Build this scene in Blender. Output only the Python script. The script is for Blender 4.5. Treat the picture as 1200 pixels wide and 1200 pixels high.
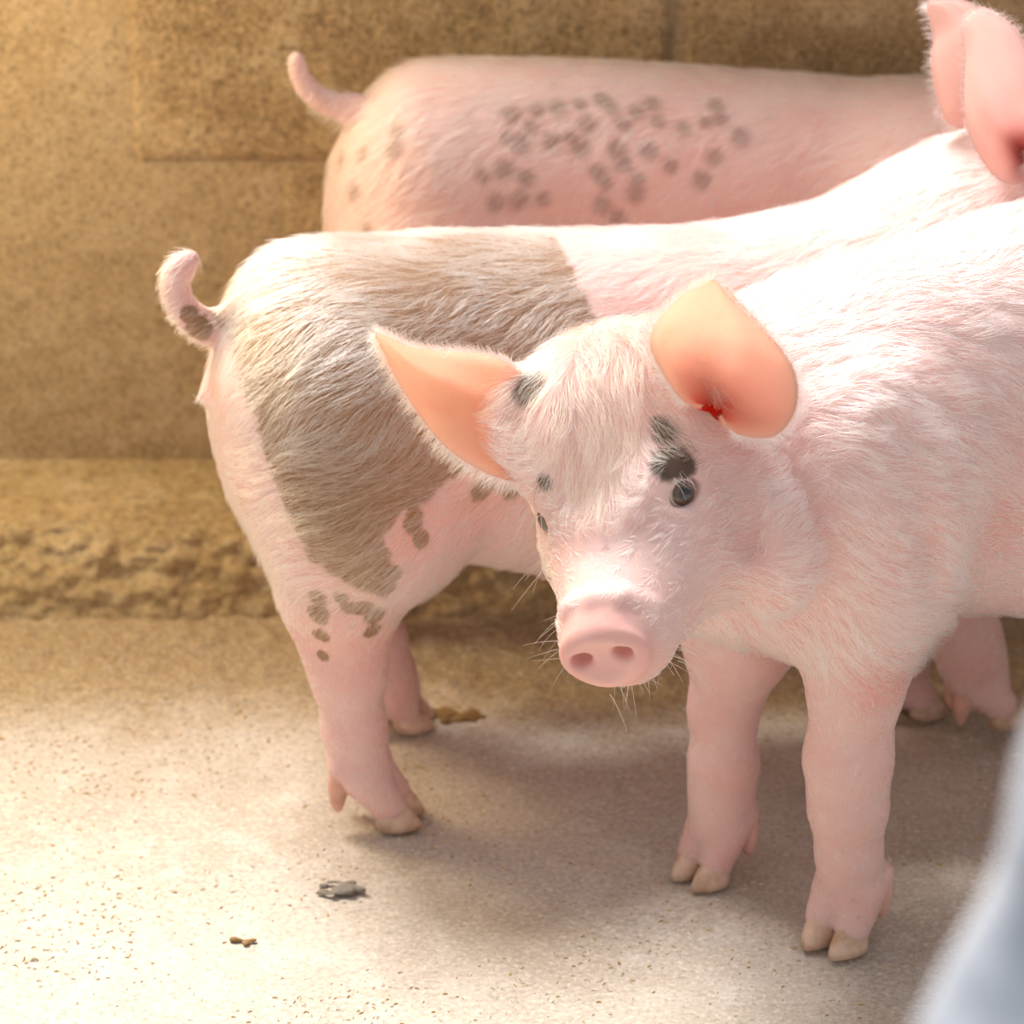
import bpy, math, random
import numpy as np
from mathutils import Vector, Matrix

random.seed(7)
RNG = np.random.default_rng(11)
for o in list(bpy.data.objects):
    bpy.data.objects.remove(o, do_unlink=True)
SC = bpy.context.scene
COL = SC.collection

# ------------------------------------------------------------------ camera, world, lights, exposure
CAM = np.array([0.0, -2.1, 1.2]); PITCH = math.radians(24.0); FPX = 4320.0
FWD = np.array([0, math.cos(PITCH), -math.sin(PITCH)])
UPV = np.array([0, math.sin(PITCH), math.cos(PITCH)])
cam_d = bpy.data.cameras.new('camera'); cam = bpy.data.objects.new('camera', cam_d); COL.objects.link(cam)
cam.location = CAM; cam.rotation_euler = (math.radians(90) - PITCH, 0, 0)
cam_d.sensor_width = 36.0; cam_d.lens = FPX / 1200 * 36.0
cam_d.clip_start = 0.05; cam_d.clip_end = 60
cam_d.dof.use_dof = True; cam_d.dof.focus_distance = 2.18; cam_d.dof.aperture_fstop = 8.0
SC.camera = cam

world = bpy.data.worlds.new('world'); SC.world = world; world.use_nodes = True
bg = world.node_tree.nodes['Background']
bg.inputs['Color'].default_value = (0.93, 0.96, 1.0, 1); bg.inputs['Strength'].default_value = 0.39

sun_d = bpy.data.lights.new('sun', 'SUN'); sun = bpy.data.objects.new('sun', sun_d); COL.objects.link(sun)
sun_d.energy = 4.0; sun_d.angle = math.radians(24); sun_d.color = (1.0, 0.975, 0.935)
sun.rotation_euler = Vector((-0.30, 0.42, 0.90)).to_track_quat('Z', 'Y').to_euler()

fill_d = bpy.data.lights.new('warm_fill', 'POINT'); fill = bpy.data.objects.new('warm_fill', fill_d); COL.objects.link(fill)  # added warm light for the wall's left side, from no visible source
fill_d.energy = 11.0; fill_d.color = (1.0, .78, .45); fill_d.shadow_soft_size = .12; fill.location = (-.62, .33, .66)

SC.view_settings.view_transform = 'Standard'; SC.view_settings.look = 'None'
SC.view_settings.exposure = 0.42; SC.view_settings.gamma = 1.0
SC.view_settings.use_curve_mapping = False

# ------------------------------------------------------------------ helpers
def at(px, py, Y):
    """point seen at a photograph pixel, at depth Y in the pen"""
    d = FWD + (px - 600) / FPX * np.array([1.0, 0, 0]) + (600 - py) / FPX * UPV
    return CAM + d * ((Y - CAM[1]) / d[1])
def ground(px, py, z=0.0):
    d = FWD + (px - 600) / FPX * np.array([1.0, 0, 0]) + (600 - py) / FPX * UPV
    return CAM + d * ((z - CAM[2]) / d[2])
def nrm(v):
    v = np.asarray(v, float); return v / np.linalg.norm(v)
def spline(P, n):
    P = np.asarray(P, float); m = len(P)
    Q = np.concatenate([[2 * P[0] - P[1]], P, [2 * P[-1] - P[-2]]])
    out = []
    for t in np.linspace(0, m - 1 - 1e-9, n):
        i = int(t); f = t - i; a, b, c, d = Q[i:i + 4]
        out.append(.5 * (2 * b + (c - a) * f + (2 * a - 5 * b + 4 * c - d) * f * f + (3 * b - a - 3 * c + d) * f ** 3))
    return np.array(out)
def tag(o, label=None, cat=None, group=None, kind=None):
    if label: o['label'] = label
    if cat: o['category'] = cat
    if group: o['group'] = group
    if kind: o['kind'] = kind
    return o
def link(name, me, mat=None, parent=None, smooth=True):
    o = bpy.data.objects.new(name, me); COL.objects.link(o)
    if mat is not None: me.materials.append(mat)
    if parent is not None:
        o.parent = parent
        o.matrix_parent_inverse = Matrix.Translation(parent.location).inverted()
    if smooth and len(me.polygons):
        me.polygons.foreach_set('use_smooth', np.ones(len(me.polygons), bool))
    return o
def mesh(name, V, F):
    me = bpy.data.meshes.new(name)
    V = np.ascontiguousarray(V, np.float32)
    if isinstance(F, np.ndarray) and F.ndim == 2:
        n, k = F.shape
        me.vertices.add(len(V)); me.vertices.foreach_set('co', V.ravel())
        me.loops.add(n * k); me.loops.foreach_set('vertex_index', F.astype(np.int32).ravel())
        me.polygons.add(n); me.polygons.foreach_set('loop_start', np.arange(0, n * k, k, dtype=np.int32))
        me.update(calc_edges=True); me.validate()
    else:
        me.from_pydata([tuple(map(float, v)) for v in V], [], [list(map(int, f)) for f in F]); me.update()
    return me

# ---- node material helper
class NT:
    def __init__(s, name):
        s.m = bpy.data.materials.new(name); s.m.use_nodes = True
        s.t = s.m.node_tree; s.p = s.t.nodes['Principled BSDF']; s.out = s.t.nodes['Material Output']
    def n(s, typ, **kw):
        nd = s.t.nodes.new(typ)
        for k, v in kw.items():
            if k.startswith('i_'):
                key = k[2:]; key = int(key) if key.isdigit() else key.replace('_', ' ')
                s.set(nd.inputs[key], v)
            else: setattr(nd, k, v)
        return nd
    def set(s, sock, v):
        if isinstance(v, bpy.types.NodeSocket): s.t.links.new(v, sock)
        else: sock.default_value = v
    def noise(s, scale, detail=4, rough=0.55, vec=None, dist=0.0):
        nd = s.n('ShaderNodeTexNoise'); nd.inputs['Scale'].default_value = scale
        nd.inputs['Detail'].default_value = detail; nd.inputs['Roughness'].default_value = rough
        nd.inputs['Distortion'].default_value = dist
        if vec is not None: s.t.links.new(vec, nd.inputs['Vector'])
        return nd.outputs['Fac']
    def math(s, op, a, b=0.0, c=None, clamp=False):
        nd = s.n('ShaderNodeMath', operation=op); nd.use_clamp = clamp
        s.set(nd.inputs[0], a); s.set(nd.inputs[1], b)
        if c is not None: s.set(nd.inputs[2], c)
        return nd.outputs[0]
    def mapr(s, v, a, b, c=0.0, d=1.0, smooth=True):
        nd = s.n('ShaderNodeMapRange'); nd.interpolation_type = 'SMOOTHSTEP' if smooth else 'LINEAR'
        s.set(nd.inputs['Value'], v)
        for k, x in zip(('From Min', 'From Max', 'To Min', 'To Max'), (a, b, c, d)): nd.inputs[k].default_value = x
        return nd.outputs['Result']
    def mix(s, f, a, b, blend='MIX'):
        nd = s.n('ShaderNodeMix', data_type='RGBA', blend_type=blend)
        for sock, v in zip((nd.inputs[0], nd.inputs[6], nd.inputs[7]), (f, a, b)):
            if isinstance(v, tuple) and len(v) == 3: v = (*v, 1)
            s.set(sock, v)
        return nd.outputs[2]
    def obj(s): return s.n('ShaderNodeTexCoord').outputs['Object']
    def pos(s): return s.n('ShaderNodeNewGeometry').outputs['Position']
    def attr(s, name): return s.n('ShaderNodeAttribute', attribute_name=name)
    def bump(s, h, strength=0.3, dist=0.002, prev=None):
        nd = s.n('ShaderNodeBump'); nd.inputs['Strength'].default_value = strength; nd.inputs['Distance'].default_value = dist
        s.set(nd.inputs['Height'], h)
        if prev is not None: s.t.links.new(prev, nd.inputs['Normal'])
        return nd.outputs['Normal']
    def base(s, col=None, rough=0.6, normal=None, spec=0.3):
        if col is not None:
            if isinstance(col, tuple): col = (*col[:3], 1)
            s.set(s.p.inputs['Base Color'], col)
        s.set(s.p.inputs['Roughness'], rough); s.p.inputs['Specular IOR Level'].default_value = spec
        if normal is not None: s.t.links.new(normal, s.p.inputs['Normal'])
        return s.m

# ------------------------------------------------------------------ SDF modelling of the animals
class Field:
    def __init__(s, lo, hi, h):
        s.lo = np.asarray(lo, float); s.h = h
        s.n = np.ceil((np.asarray(hi) - s.lo) / h).astype(int) + 1
        s.g = np.ones(s.n, np.float32)
        s.ax = [(s.lo[i] + h * np.arange(s.n[i])).astype(np.float32) for i in range(3)]
    def box(s, lo, hi):
        a = np.clip(np.floor((lo - s.lo) / s.h).astype(int), 0, s.n); b = np.clip(np.ceil((hi - s.lo) / s.h).astype(int) + 1, 0, s.n)
        sl = tuple(slice(a[i], b[i]) for i in range(3))
        X = s.ax[0][sl[0]][:, None, None]; Y = s.ax[1][sl[1]][None, :, None]; Z = s.ax[2][sl[2]][None, None, :]
        return sl, X, Y, Z
    def put(s, sl, d, k, sub=False):
        a = s.g[sl]
        if a.size == 0: return
        d = d.astype(np.float32)
        if sub:
            d = -d; hh = np.maximum(k - np.abs(a - d), 0) / k
            s.g[sl] = np.maximum(a, d) + hh * hh * k * 0.25
        else:
            hh = np.maximum(k - np.abs(a - d), 0) / k
            s.g[sl] = np.minimum(a, d) - hh * hh * k * 0.25
    def cone(s, a, b, ra, rb, k=0.02, flat=None, sub=False):
        a = np.asarray(a, float); b = np.asarray(b, float); R = max(ra, rb) + k + 0.008
        if flat is not None and flat[1] < 1: R = max(ra, rb) / flat[1] + k + 0.008
        sl, X, Y, Z = s.box(np.minimum(a, b) - R, np.maximum(a, b) + R)
        px, py, pz = X - a[0], Y - a[1], Z - a[2]
        ab = b - a
        if flat is not None:
            w = nrm(flat[0]); m = flat[1] - 1
            q = px * w[0] + py * w[1] + pz * w[2]
            px = px + m * q * w[0]; py = py + m * q * w[1]; pz = pz + m * q * w[2]
            ab = ab + m * np.dot(ab, w) * w
        L = max(np.dot(ab, ab), 1e-9)
        t = np.clip((px * ab[0] + py * ab[1] + pz * ab[2]) / L, 0, 1)
        d = np.sqrt((px - t * ab[0]) ** 2 + (py - t * ab[1]) ** 2 + (pz - t * ab[2]) ** 2) - (ra + t * (rb - ra))
        s.put(sl, d, k, sub)
    def chain(s, P, R, k=0.02, flat=None):
        for i in range(len(P) - 1): s.cone(P[i], P[i + 1], R[i], R[i + 1], k, flat)
    def ell(s, c, r, frame=None, k=0.02, sub=False):
        c = np.asarray(c, float); r = np.asarray(r, float)
        A = np.eye(3) if frame is None else np.asarray(frame, float)     # rows = axes
        ext = np.sqrt(((A * r[:, None]) ** 2).sum(0)) + k + 0.008
        sl, X, Y, Z = s.box(c - ext, c + ext)
        px, py, pz = X - c[0], Y - c[1], Z - c[2]
        k0 = 0; k1 = 0
        for i in range(3):
            q = px * A[i, 0] + py * A[i, 1] + pz * A[i, 2]
            k0 = k0 + (q / r[i]) ** 2; k1 = k1 + (q / r[i] ** 2) ** 2
        k0 = np.sqrt(k0); k1 = np.sqrt(k1) + 1e-6
        s.put(sl, k0 * (k0 - 1) / k1, k, sub)
    def torso(s, O, heading, prof, n=2.25, k=0.04):
        """prof rows: s, top, bottom, half width, sideways shift; s runs along heading"""
        P = np.asarray(prof, float); S = P[:, 0]
        fs = np.linspace(S[0], S[-1], 200)
        def sm(c):
            v = np.interp(fs, S, c)
            ker = np.hanning(31); ker /= ker.sum()
            return np.convolve(np.pad(v, 15, mode='reflect', reflect_type='odd'), ker, 'valid')
        zt, zb, w, sh = [sm(P[:, i]) for i in range(1, 5)]
        ux, uy = math.cos(heading), math.sin(heading)
        ends = [np.array([O[0] + ux * S[0], O[1] + uy * S[0], P[:, 2].min()]), np.array([O[0] + ux * S[-1], O[1] + uy * S[-1], P[:, 1].max()])]
        R = P[:, 3].max() + 0.06
        sl, X, Y, Z = s.box(np.minimum(*ends) - R, np.maximum(*ends) + R)
        sx = (X - O[0]) * ux + (Y - O[1]) * uy; v = -(X - O[0]) * uy + (Y - O[1]) * ux
        sc = np.clip(sx, S[0], S[-1])
        a = np.interp(sc, fs, zt); b = np.interp(sc, fs, zb); ww = np.interp(sc, fs, w); ss = np.interp(sc, fs, sh)
        hh = (a - b) / 2; zc = (a + b) / 2
        q = (np.abs((v - ss) / ww) ** n + np.abs((Z - zc) / hh) ** n) ** (1 / n)
        d = (q - 1) * np.minimum(ww, hh)
        ds = np.abs(sx - sc)
        d = np.where(ds > 0, np.sqrt(np.maximum(d + 0.03, 0) ** 2 + (ds + 0.0) ** 2) - 0.03, d)
        s.put(sl, d, k)
    def mesh(s, smooth=2):
        g = s.g; ins = g < 0
        c = np.zeros(s.n - 1, np.uint8)
        offs = [(i, j, k) for i in (0, 1) for j in (0, 1) for k in (0, 1)]
        for i, j, k in offs: c += ins[i:s.n[0] - 1 + i, j:s.n[1] - 1 + j, k:s.n[2] - 1 + k]
        idx = np.argwhere((c > 0) & (c < 8)); N = len(idx)
        val = np.stack([g[idx[:, 0] + i, idx[:, 1] + j, idx[:, 2] + k] for i, j, k in offs], 1)
        acc = np.zeros((N, 3)); cnt = np.zeros(N)
        O = np.array(offs, float)
        for p in range(8):
            for q in range(p + 1, 8):
                if np.abs(O[p] - O[q]).sum() == 1:
                    m = (val[:, p] < 0) != (val[:, q] < 0)
                    t = val[m, p] / (val[m, p] - val[m, q])
                    acc[m] += O[p] + t[:, None] * (O[q] - O[p]); cnt[m] += 1
        V = s.lo + s.h * (idx + acc / cnt[:, None])
        vid = np.full(s.n - 1, -1, np.int32); vid[tuple(idx.T)] = np.arange(N)
        faces = []
        for ax in range(3):
            a = [slice(None)] * 3; b = [slice(None)] * 3
            a[ax] = slice(0, -1); b[ax] = slice(1, None)
            e = np.argwhere(ins[tuple(a)] != ins[tuple(b)])
            o1, o2 = [(1, 2), (2, 0), (0, 1)][ax]
            ok = (e[:, o1] > 0) & (e[:, o2] > 0) & (e[:, o1] < s.n[o1] - 1) & (e[:, o2] < s.n[o2] - 1); e = e[ok]
            flip = ins[tuple(e.T)]
            def cell(d1, d2):
                q = e.copy(); q[:, o1] -= d1; q[:, o2] -= d2
                return vid[tuple(q.T)]
            F = np.stack([cell(1, 1), cell(0, 1), cell(0, 0), cell(1, 0)], 1)
            F[~flip] = F[~flip][:, ::-1]; faces.append(F)
        F = np.concatenate(faces); F = F[(F >= 0).all(1)]
        E = np.concatenate([F[:, [0, 1]], F[:, [1, 2]], F[:, [2, 3]], F[:, [3, 0]]])
        deg = np.bincount(E[:, 0], minlength=N) + np.bincount(E[:, 1], minlength=N)
        for it in range(smooth):
            for lam in (0.55, -0.5):
                sm = np.stack([np.bincount(E[:, 0], V[E[:, 1], i], N) + np.bincount(E[:, 1], V[E[:, 0], i], N) for i in range(3)], 1)
                V = V + lam * (sm / np.maximum(deg, 1)[:, None] - V)
        return V, F

class Head:
    """head frame: f forward along the snout, u up, l towards the animal's left"""
    def __init__(s, origin, f, up, scale=1.0):
        s.o = np.asarray(origin, float); s.f = nrm(f); s.u = nrm(up - np.dot(up, s.f) * s.f); s.l = np.cross(s.u, s.f); s.k = scale
        s.A = np.stack([s.f, s.u, s.l])
    def P(s, f, u, l=0.0): return s.o + s.k * (f * s.f + u * s.u + l * s.l)
    def add(s, F, eyes=True):
        k = s.k
        F.ell(s.P(-.062, -.032), np.array([.078, .060, .064]) * k, s.A, .03)
        F.cone(s.P(-.075, .002), s.P(.0, -.040), .048 * k, .044 * k, .03)
        for l in (-1, 1):
            F.cone(s.P(-.04, -.01, .022 * l), s.P(-.004, -.016, .036 * l), .035 * k, .02 * k, .025)          # brow
            F.ell(s.P(-.045, -.075, .040 * l), np.array([.058, .050, .034]) * k, s.A, .03)                    # cheek
            F.cone(s.P(-.02, -.06, .034 * l), s.P(.075, -.075, .018 * l), .028 * k, .019 * k, .03)            # lip side
        F.cone(s.P(-.01, -.052), s.P(.09, -.068), .042 * k, .028 * k, .03)
        F.cone(s.P(-.03, -.095), s.P(.072, -.094), .032 * k, .017 * k, .025)
        F.cone(s.P(.07, -.068), s.P(.100, -.071), .025 * k, .0225 * k, .012, flat=(s.l, .85))
        # snout disc
        # (tilted disc: lower rim set back)
        df = nrm(s.f * .995 - s.u * .08); du = np.cross(df, s.l) * -1; du = nrm(s.u - np.dot(s.u, df) * df); D = np.stack([df, du, s.l])
        dc = s.P(.110, -.071)
        F.ell(dc, np.array([.0070, .0245, .0330]) * k, D, .004)
        F.ell(dc + df * .0185 * k, np.array([.0150, .0230, .0310]) * k, D, .003, sub=True)
        F.chain([s.P(.082, -.058, -.034), s.P(.090, -.042, -.02), s.P(.091, -.039, 0), s.P(.090, -.042, .02), s.P(.082, -.058, .034)], [.002 * k, .0045 * k, .005 * k, .0045 * k, .002 * k], .008)
        for l in (-1, 1):
            F.ell(dc + k * (.006 * df + .002 * du + .0155 * l * s.l), np.array([.016, .0058, .0080]) * k, D, .003, sub=True)
        if eyes:
            for l in (-1, 1):
                F.ell(s.P(.009, -.018, .0535 * l), np.array([.0135, .0078, .0125]) * k, s.A, .003, sub=True)
    def eye_pos(s, l): return s.P(.0045, -.018, .0470 * l)

# ------------------------------------------------------------------ floor, ledge and wall
WALL_Y = .555
def concrete(name, c1, c2, c3, grain=1.0, bumpd=.004, speck=.75, dirt=None):
    t = NT(name); P = t.pos()
    big = t.noise(5.5, 6, .68, P); mid = t.noise(28, 5, .65, P); fine = t.noise(260 * grain, 4, .7, P)
    c = t.mix(t.mapr(big, .35, .68), c1, c2); c = t.mix(t.mapr(mid, .45, .75), c, c3)
    c = t.mix(t.mapr(fine, .5, .70, 0, .7), c, tuple(x * 1.35 for x in c1)); c = t.mix(t.mapr(fine, .5, .3, 0, speck), c, tuple(x * .5 for x in c2))
    if dirt:   # trodden muck and bran gathered towards the foot of the wall
        y = t.n('ShaderNodeSeparateXYZ', i_Vector=P).outputs['Y']
        f = t.math('ADD', t.mapr(y, .10, .34), t.math('MULTIPLY', t.math('SUBTRACT', t.noise(16, 5, .65, P), .5), 1.1))
        c = t.mix(t.mapr(f, .30, .95, 0, .8), c, t.mix(t.mapr(fine, .4, .62), dirt, tuple(x * 1.6 for x in dirt)))
    b = t.bump(fine, .5, .0015); b = t.bump(mid, .5, bumpd, b)
    return t.base(c, .9, b, .15)
M_FLOOR = concrete('floor_concrete', (.60, .53, .455), (.50, .425, .35), (.64, .58, .51), 1.0, .004, .5, (.33, .235, .125))
M_BLOCK = concrete('block_concrete', (.43, .295, .15), (.27, .175, .085), (.50, .37, .21), .8, .009)
M_MORTAR = concrete('mortar', (.42, .30, .165), (.36, .25, .13), (.47, .35, .21), 1.0, .006)
M_LEDGE = concrete('ledge_concrete', (.47, .34, .18), (.36, .25, .12), (.54, .42, .26), .6, .012)

from mathutils import noise as mnoise
def rough_grid(xs, ys, f):
    V = []; nx, ny = len(xs), len(ys)
    for y in ys:
        for x in xs: V.append(f(x, y))
    F = [(j * nx + i, j * nx + i + 1, (j + 1) * nx + i + 1, (j + 1) * nx + i) for j in range(ny - 1) for i in range(nx - 1)]
    return np.array(V), np.array(F)
def nz(x, y, z, s): return mnoise.noise(Vector((x * s, y * s, z * s)))
fx = np.concatenate([np.linspace(-1.6, -.45, 24)[:-1], np.linspace(-.45, .45, 300), np.linspace(.45, 1.6, 24)[1:]])
fy = np.concatenate([np.linspace(-1.5, -.22, 26)[:-1], np.linspace(-.22, .12, 90)[:-1], np.linspace(.12, .46, 150), [.56]])
def floor_pt(x, y):
    r = min(max((y - .16) / .2, 0), 1)
    return (x, y, -.0035 + .002 * nz(x, y, 0, 6) + .0008 * nz(x, y, 3, 40) + r * (.0035 * nz(x, y, 5, 28) + .0035 * max(nz(x, y, 9, 75), -.3) + .004 * r))
V, Fq = rough_grid(fx, fy, floor_pt)
fl = link('floor', mesh('floor', V, Fq), M_FLOOR); tag(fl, 'dusty beige concrete pen floor', kind='structure')
# ledge: rough haunch of concrete at the foot of the wall
prof = [(.398, -.01), (.400, .006), (.408, .022), (.418, .038), (.430, .050), (.446, .057), (.470, .060), (.51, .061), (.56, .061)]
pp = spline(np.array([(a, b, 0) for a, b in prof]), 34)
def ledge(x, j):
    k = min(j / 8.0, len(pp) - 1.0); y, z, _ = pp[int(k)] * (1 - k % 1) + pp[min(int(k) + 1, len(pp) - 1)] * (k % 1)
    w = .010 * nz(x, z * 2 + y, 0, 5) + .008 * nz(x, z + y, 2, 22) + .007 * max(nz(x, (z + y), 5, 60), -.35) + .003 * nz(x, z + y, 7, 140)
    amp = math.exp(-((k - 12) / 11) ** 2)
    return (x, y - w * amp * 1.3, z + w * .7 * amp)
lx = np.concatenate([np.linspace(-1.6, -.45, 30)[:-1], np.linspace(-.45, .45, 340), np.linspace(.45, 1.6, 30)[1:]])
V, Fq = rough_grid(lx, np.arange(0, 33 * 8 + 1, 4), ledge)
lg = link('trim_1', mesh('trim_1', V, Fq), M_LEDGE); tag(lg, 'rough concrete ledge along the foot of the wall', kind='structure')
# wall: mortar core with individual blocks
def block_mesh(w, h, d, seed):
    import bmesh
    bm = bmesh.new(); bmesh.ops.create_cube(bm, size=1)
    for v in bm.verts: v.co = Vector((v.co.x * w, v.co.y * d, v.co.z * h))
    bmesh.ops.bevel(bm, geom=list(bm.edges), offset=.006, segments=2, affect='EDGES', profile=.6)
    for v in bm.verts:
        v.co += Vector((nz(v.co.x + seed, v.co.z, 0, 9), nz(v.co.x, v.co.z + seed, 4, 9), nz(seed, v.co.x, v.co.z, 9))) * .0022
    me = bpy.data.meshes.new('block'); bm.to_mesh(me); bm.free(); me.materials.append(M_BLOCK); return me
wb = bpy.data.objects.new('wall_back', None); COL.objects.link(wb); wb.location = (0, WALL_Y, 0)
tag(wb, 'tan concrete block wall behind the piglets', kind='structure'); bpy.context.view_layer.update()
V = np.array([(x, y, z) for x in (-1.6, 1.6) for y in (WALL_Y + .0045, WALL_Y + .12) for z in (0, .86)])
me = mesh('mortar', V, [(0, 1, 3, 2), (4, 6, 7, 5), (0, 4, 5, 1), (2, 3, 7, 6), (0, 2, 6, 4), (1, 5, 7, 3)])
link('mortar', me, M_MORTAR, wb, smooth=False)
BM = [block_mesh(.403, .211, .10, s * 3.7) for s in range(5)]
for row, (z0, x0) in enumerate(((.093, -.180), (.308, -.292), (.530, -.075), (.752, -.292))):
    for i in range(-3, 5):
        x = x0 + i * .415 + .2075
        if abs(x) > 1.45: continue
        o = link('block', BM[(i * 2 + row) % 5], None, wb, smooth=False)
        if row == 3: o.scale = (1, 1, .5)
        o.location = (x, WALL_Y + .051 + .002 * ((i * 7 + row * 3) % 3), z0 + (.106 if row < 3 else .054)); o.rotation_euler = (0, .004 * ((i * 5 + row) % 3 - 1), 0)

# ------------------------------------------------------------------ materials
def skin_mat(name, base=(0.80, 0.55, 0.505), patch_col=None, spot_col=None, soft=.10):
    t = NT(name); P = t.pos()
    n1 = t.noise(22, 4, .6, P); n2 = t.noise(140, 3, .6, P)
    col = t.mix(t.mapr(n1, .35, .7), base, (base[0] * .97, base[1] * .86, base[2] * .84))
    flush = t.attr('flush').outputs['Fac']
    col = t.mix(flush, col, (.80, .30, .25))
    if patch_col:
        f = t.math('ADD', t.attr('patch').outputs['Fac'], t.math('MULTIPLY', t.math('SUBTRACT', t.noise(75, 4, .6, P), .5), .85))
        col = t.mix(t.mapr(f, -soft, soft), col, patch_col)
    if spot_col:
        f = t.math('ADD', t.attr('spots').outputs['Fac'], t.math('MULTIPLY', t.math('SUBTRACT', t.noise(120, 3, .6, P), .5), .5))
        col = t.mix(t.mapr(f, -.05, .75, 0, .6), col, spot_col)
    dirt = t.mapr(t.noise(260, 2, .6, P), .66, .74)
    low = t.mapr(t.n('ShaderNodeSeparateXYZ', i_Vector=P).outputs['Z'], .03, .17, 1, 0)
    col = t.mix(t.math('MULTIPLY', t.math('MULTIPLY', dirt, low), .5), col, (.50, .30, .16))
    b = t.bump(n2, .25, .0012); b = t.bump(t.noise(45, 3, .5, P), .25, .003, b)
    m = t.base(col, .55, b, .25)
    t.p.inputs['Subsurface Weight'].default_value = .35
    t.p.inputs['Subsurface Radius'].default_value = (1.0, .35, .2); t.p.inputs['Subsurface Scale'].default_value = .008
    return m
def ear_mat(name, col=(.96, .72, .62), deep=(.90, .30, .18), glow=(1.0, .75, .63), canal=(.75, .05, .02)):
    t = NT(name); P = t.obj()
    v = t.noise(38, 5, .65, t.pos(), .6)
    c = t.mix(t.mapr(v, .45, .75, 0, .8), col, tuple(x * .5 + y * .5 for x, y in zip(col, deep)))
    inner = t.attr('deep').outputs['Fac']
    c = t.mix(inner, c, deep); c = t.mix(t.mapr(inner, .30, .85), c, canal)
    t.base(c, .5, t.bump(t.noise(150, 3, .6, t.pos()), .2, .001), .25)
    t.p.inputs['Subsurface Weight'].default_value = .25
    t.p.inputs['Subsurface Radius'].default_value = (1, .4, .2); t.p.inputs['Subsurface Scale'].default_value = .004
    tr = t.n('ShaderNodeBsdfTranslucent')
    t.set(tr.inputs['Color'], t.mix(t.mapr(inner, .1, .7, .7, .0), c, glow))
    mx = t.n('ShaderNodeMixShader'); mx.inputs[0].default_value = .78
    t.t.links.new(t.p.outputs[0], mx.inputs[1]); t.t.links.new(tr.outputs[0], mx.inputs[2])
    t.t.links.new(mx.outputs[0], t.out.inputs['Surface'])
    return t.m
def simple(name, col, rough=.5, ncol=None, scale=60, spec=.4, sss=0):
    t = NT(name)
    c = t.mix(t.mapr(t.noise(scale, 4, .6, t.pos()), .35, .7), col, ncol or tuple(x * .8 for x in col))
    t.base(c, rough, t.bump(t.noise(scale * 4, 3, .6, t.pos()), .2, .001), spec)
    if sss:
        t.p.inputs['Subsurface Weight'].default_value = sss; t.p.inputs['Subsurface Scale'].default_value = .004
        t.p.inputs['Subsurface Radius'].default_value = (1, .4, .25)
    return t.m
M_HOOF = simple('hoof_horn', (.78, .55, .42), .45, (.52, .33, .20), 70, .4, .2)
M_DEW = simple('dewclaw_horn', (.80, .46, .38), .5, (.62, .34, .24), 60, .3, .2)
M_EYE = None
def eye_mat():
    t = NT('pig_eye'); o = t.obj()
    # pupil and iris around the local +X axis, white rim behind
    x = t.n('ShaderNodeSeparateXYZ', i_Vector=o).outputs['X']
    c = t.mix(t.mapr(x, .68, .76), (.70, .62, .58), (.11, .055, .025))
    c = t.mix(t.mapr(x, .88, .92), c, (.006, .005, .005))
    t.base(c, .08, None, .6); t.p.inputs['Coat Weight'].default_value = .6; t.p.inputs['Coat Roughness'].default_value = .03
    return t.m
M_EYE = eye_mat()

# ------------------------------------------------------------------ animal builder helpers
def foot(F, fet, gpt, hd, sc=1.0, lift=0.0, pitch=0.0):
    """fet: fetlock joint, gpt: ground point under the toes, hd: heading angle; adds toes, returns horn placements"""
    u = np.array([math.cos(hd), math.sin(hd), 0]); v = np.array([-math.sin(hd), math.cos(hd), 0])
    g = np.array([gpt[0], gpt[1], lift])
    horns = []
    for s in (-1, 1):
        tip = g + v * s * .0098 * sc + u * .005 * sc
        F.cone(np.asarray(fet) + v * s * .0075 * sc, tip + np.array([0, 0, .0135 * sc]) - u * .002, .0145 * sc, .0105 * sc, .0035)
        horns.append(('hoof', tip, hd + s * -.06, sc))
        db = np.asarray(fet) - u * .013 * sc + v * s * .012 * sc + np.array([0, 0, .003 * sc])
        horns.append(('dewclaw', db, hd + s * .25 + math.pi, sc)); F.cone(fet, db + np.array([0, 0, .004]), .013 * sc, .0075 * sc, .008)
    return horns
def hoof_mesh():
    V, Fc = [], []; n = 16
    rows = [(0, 1.0, 1.0, 0), (.3, .97, .98, .001), (.7, .84, .90, .001), (1.0, .66, .78, .0), (1.12, .40, .50, 0)]
    for z, a, b, sh in rows:
        for i in range(n):
            t = 2 * math.pi * i / n; c, s_ = math.cos(t), math.sin(t)
            x = c * (.0185 if c > 0 else .0095) * a - z * .0035; y = s_ * .0102 * b * (1 - .35 * max(c, 0) ** 2)
            V.append((x, y, z * .0150))
    for r in range(len(rows) - 1):
        for i in range(n): Fc.append((r * n + i, r * n + (i + 1) % n, (r + 1) * n + (i + 1) % n, (r + 1) * n + i))
    Fc.append(tuple(range(n))[::-1]); Fc.append(tuple(range((len(rows) - 1) * n, len(rows) * n)))
    return mesh('hoof', V, Fc)
def dew_mesh():
    V, Fc = [], []; n = 12
    rows = [(-.006, .006), (.002, .0072), (.010, .0070), (.017, .0056), (.023, .0038), (.026, .0014)]
    for q, r in rows:
        for i in range(n):
            t = 2 * math.pi * i / n
            V.append((q * .22 + r * math.cos(t) * .9 - q * q * 4, r * math.sin(t), -q + r * math.cos(t) * .35))
    for r in range(len(rows) - 1):
        for i in range(n): Fc.append((r * n + i, r * n + (i + 1) % n, (r + 1) * n + (i + 1) % n, (r + 1) * n + i))
    Fc.append(tuple(range(n))[::-1]); Fc.append(tuple(range((len(rows) - 1) * n, len(rows) * n)))
    return mesh('dewclaw', V, Fc)
HOOF, DEW = hoof_mesh(), dew_mesh()
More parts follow.
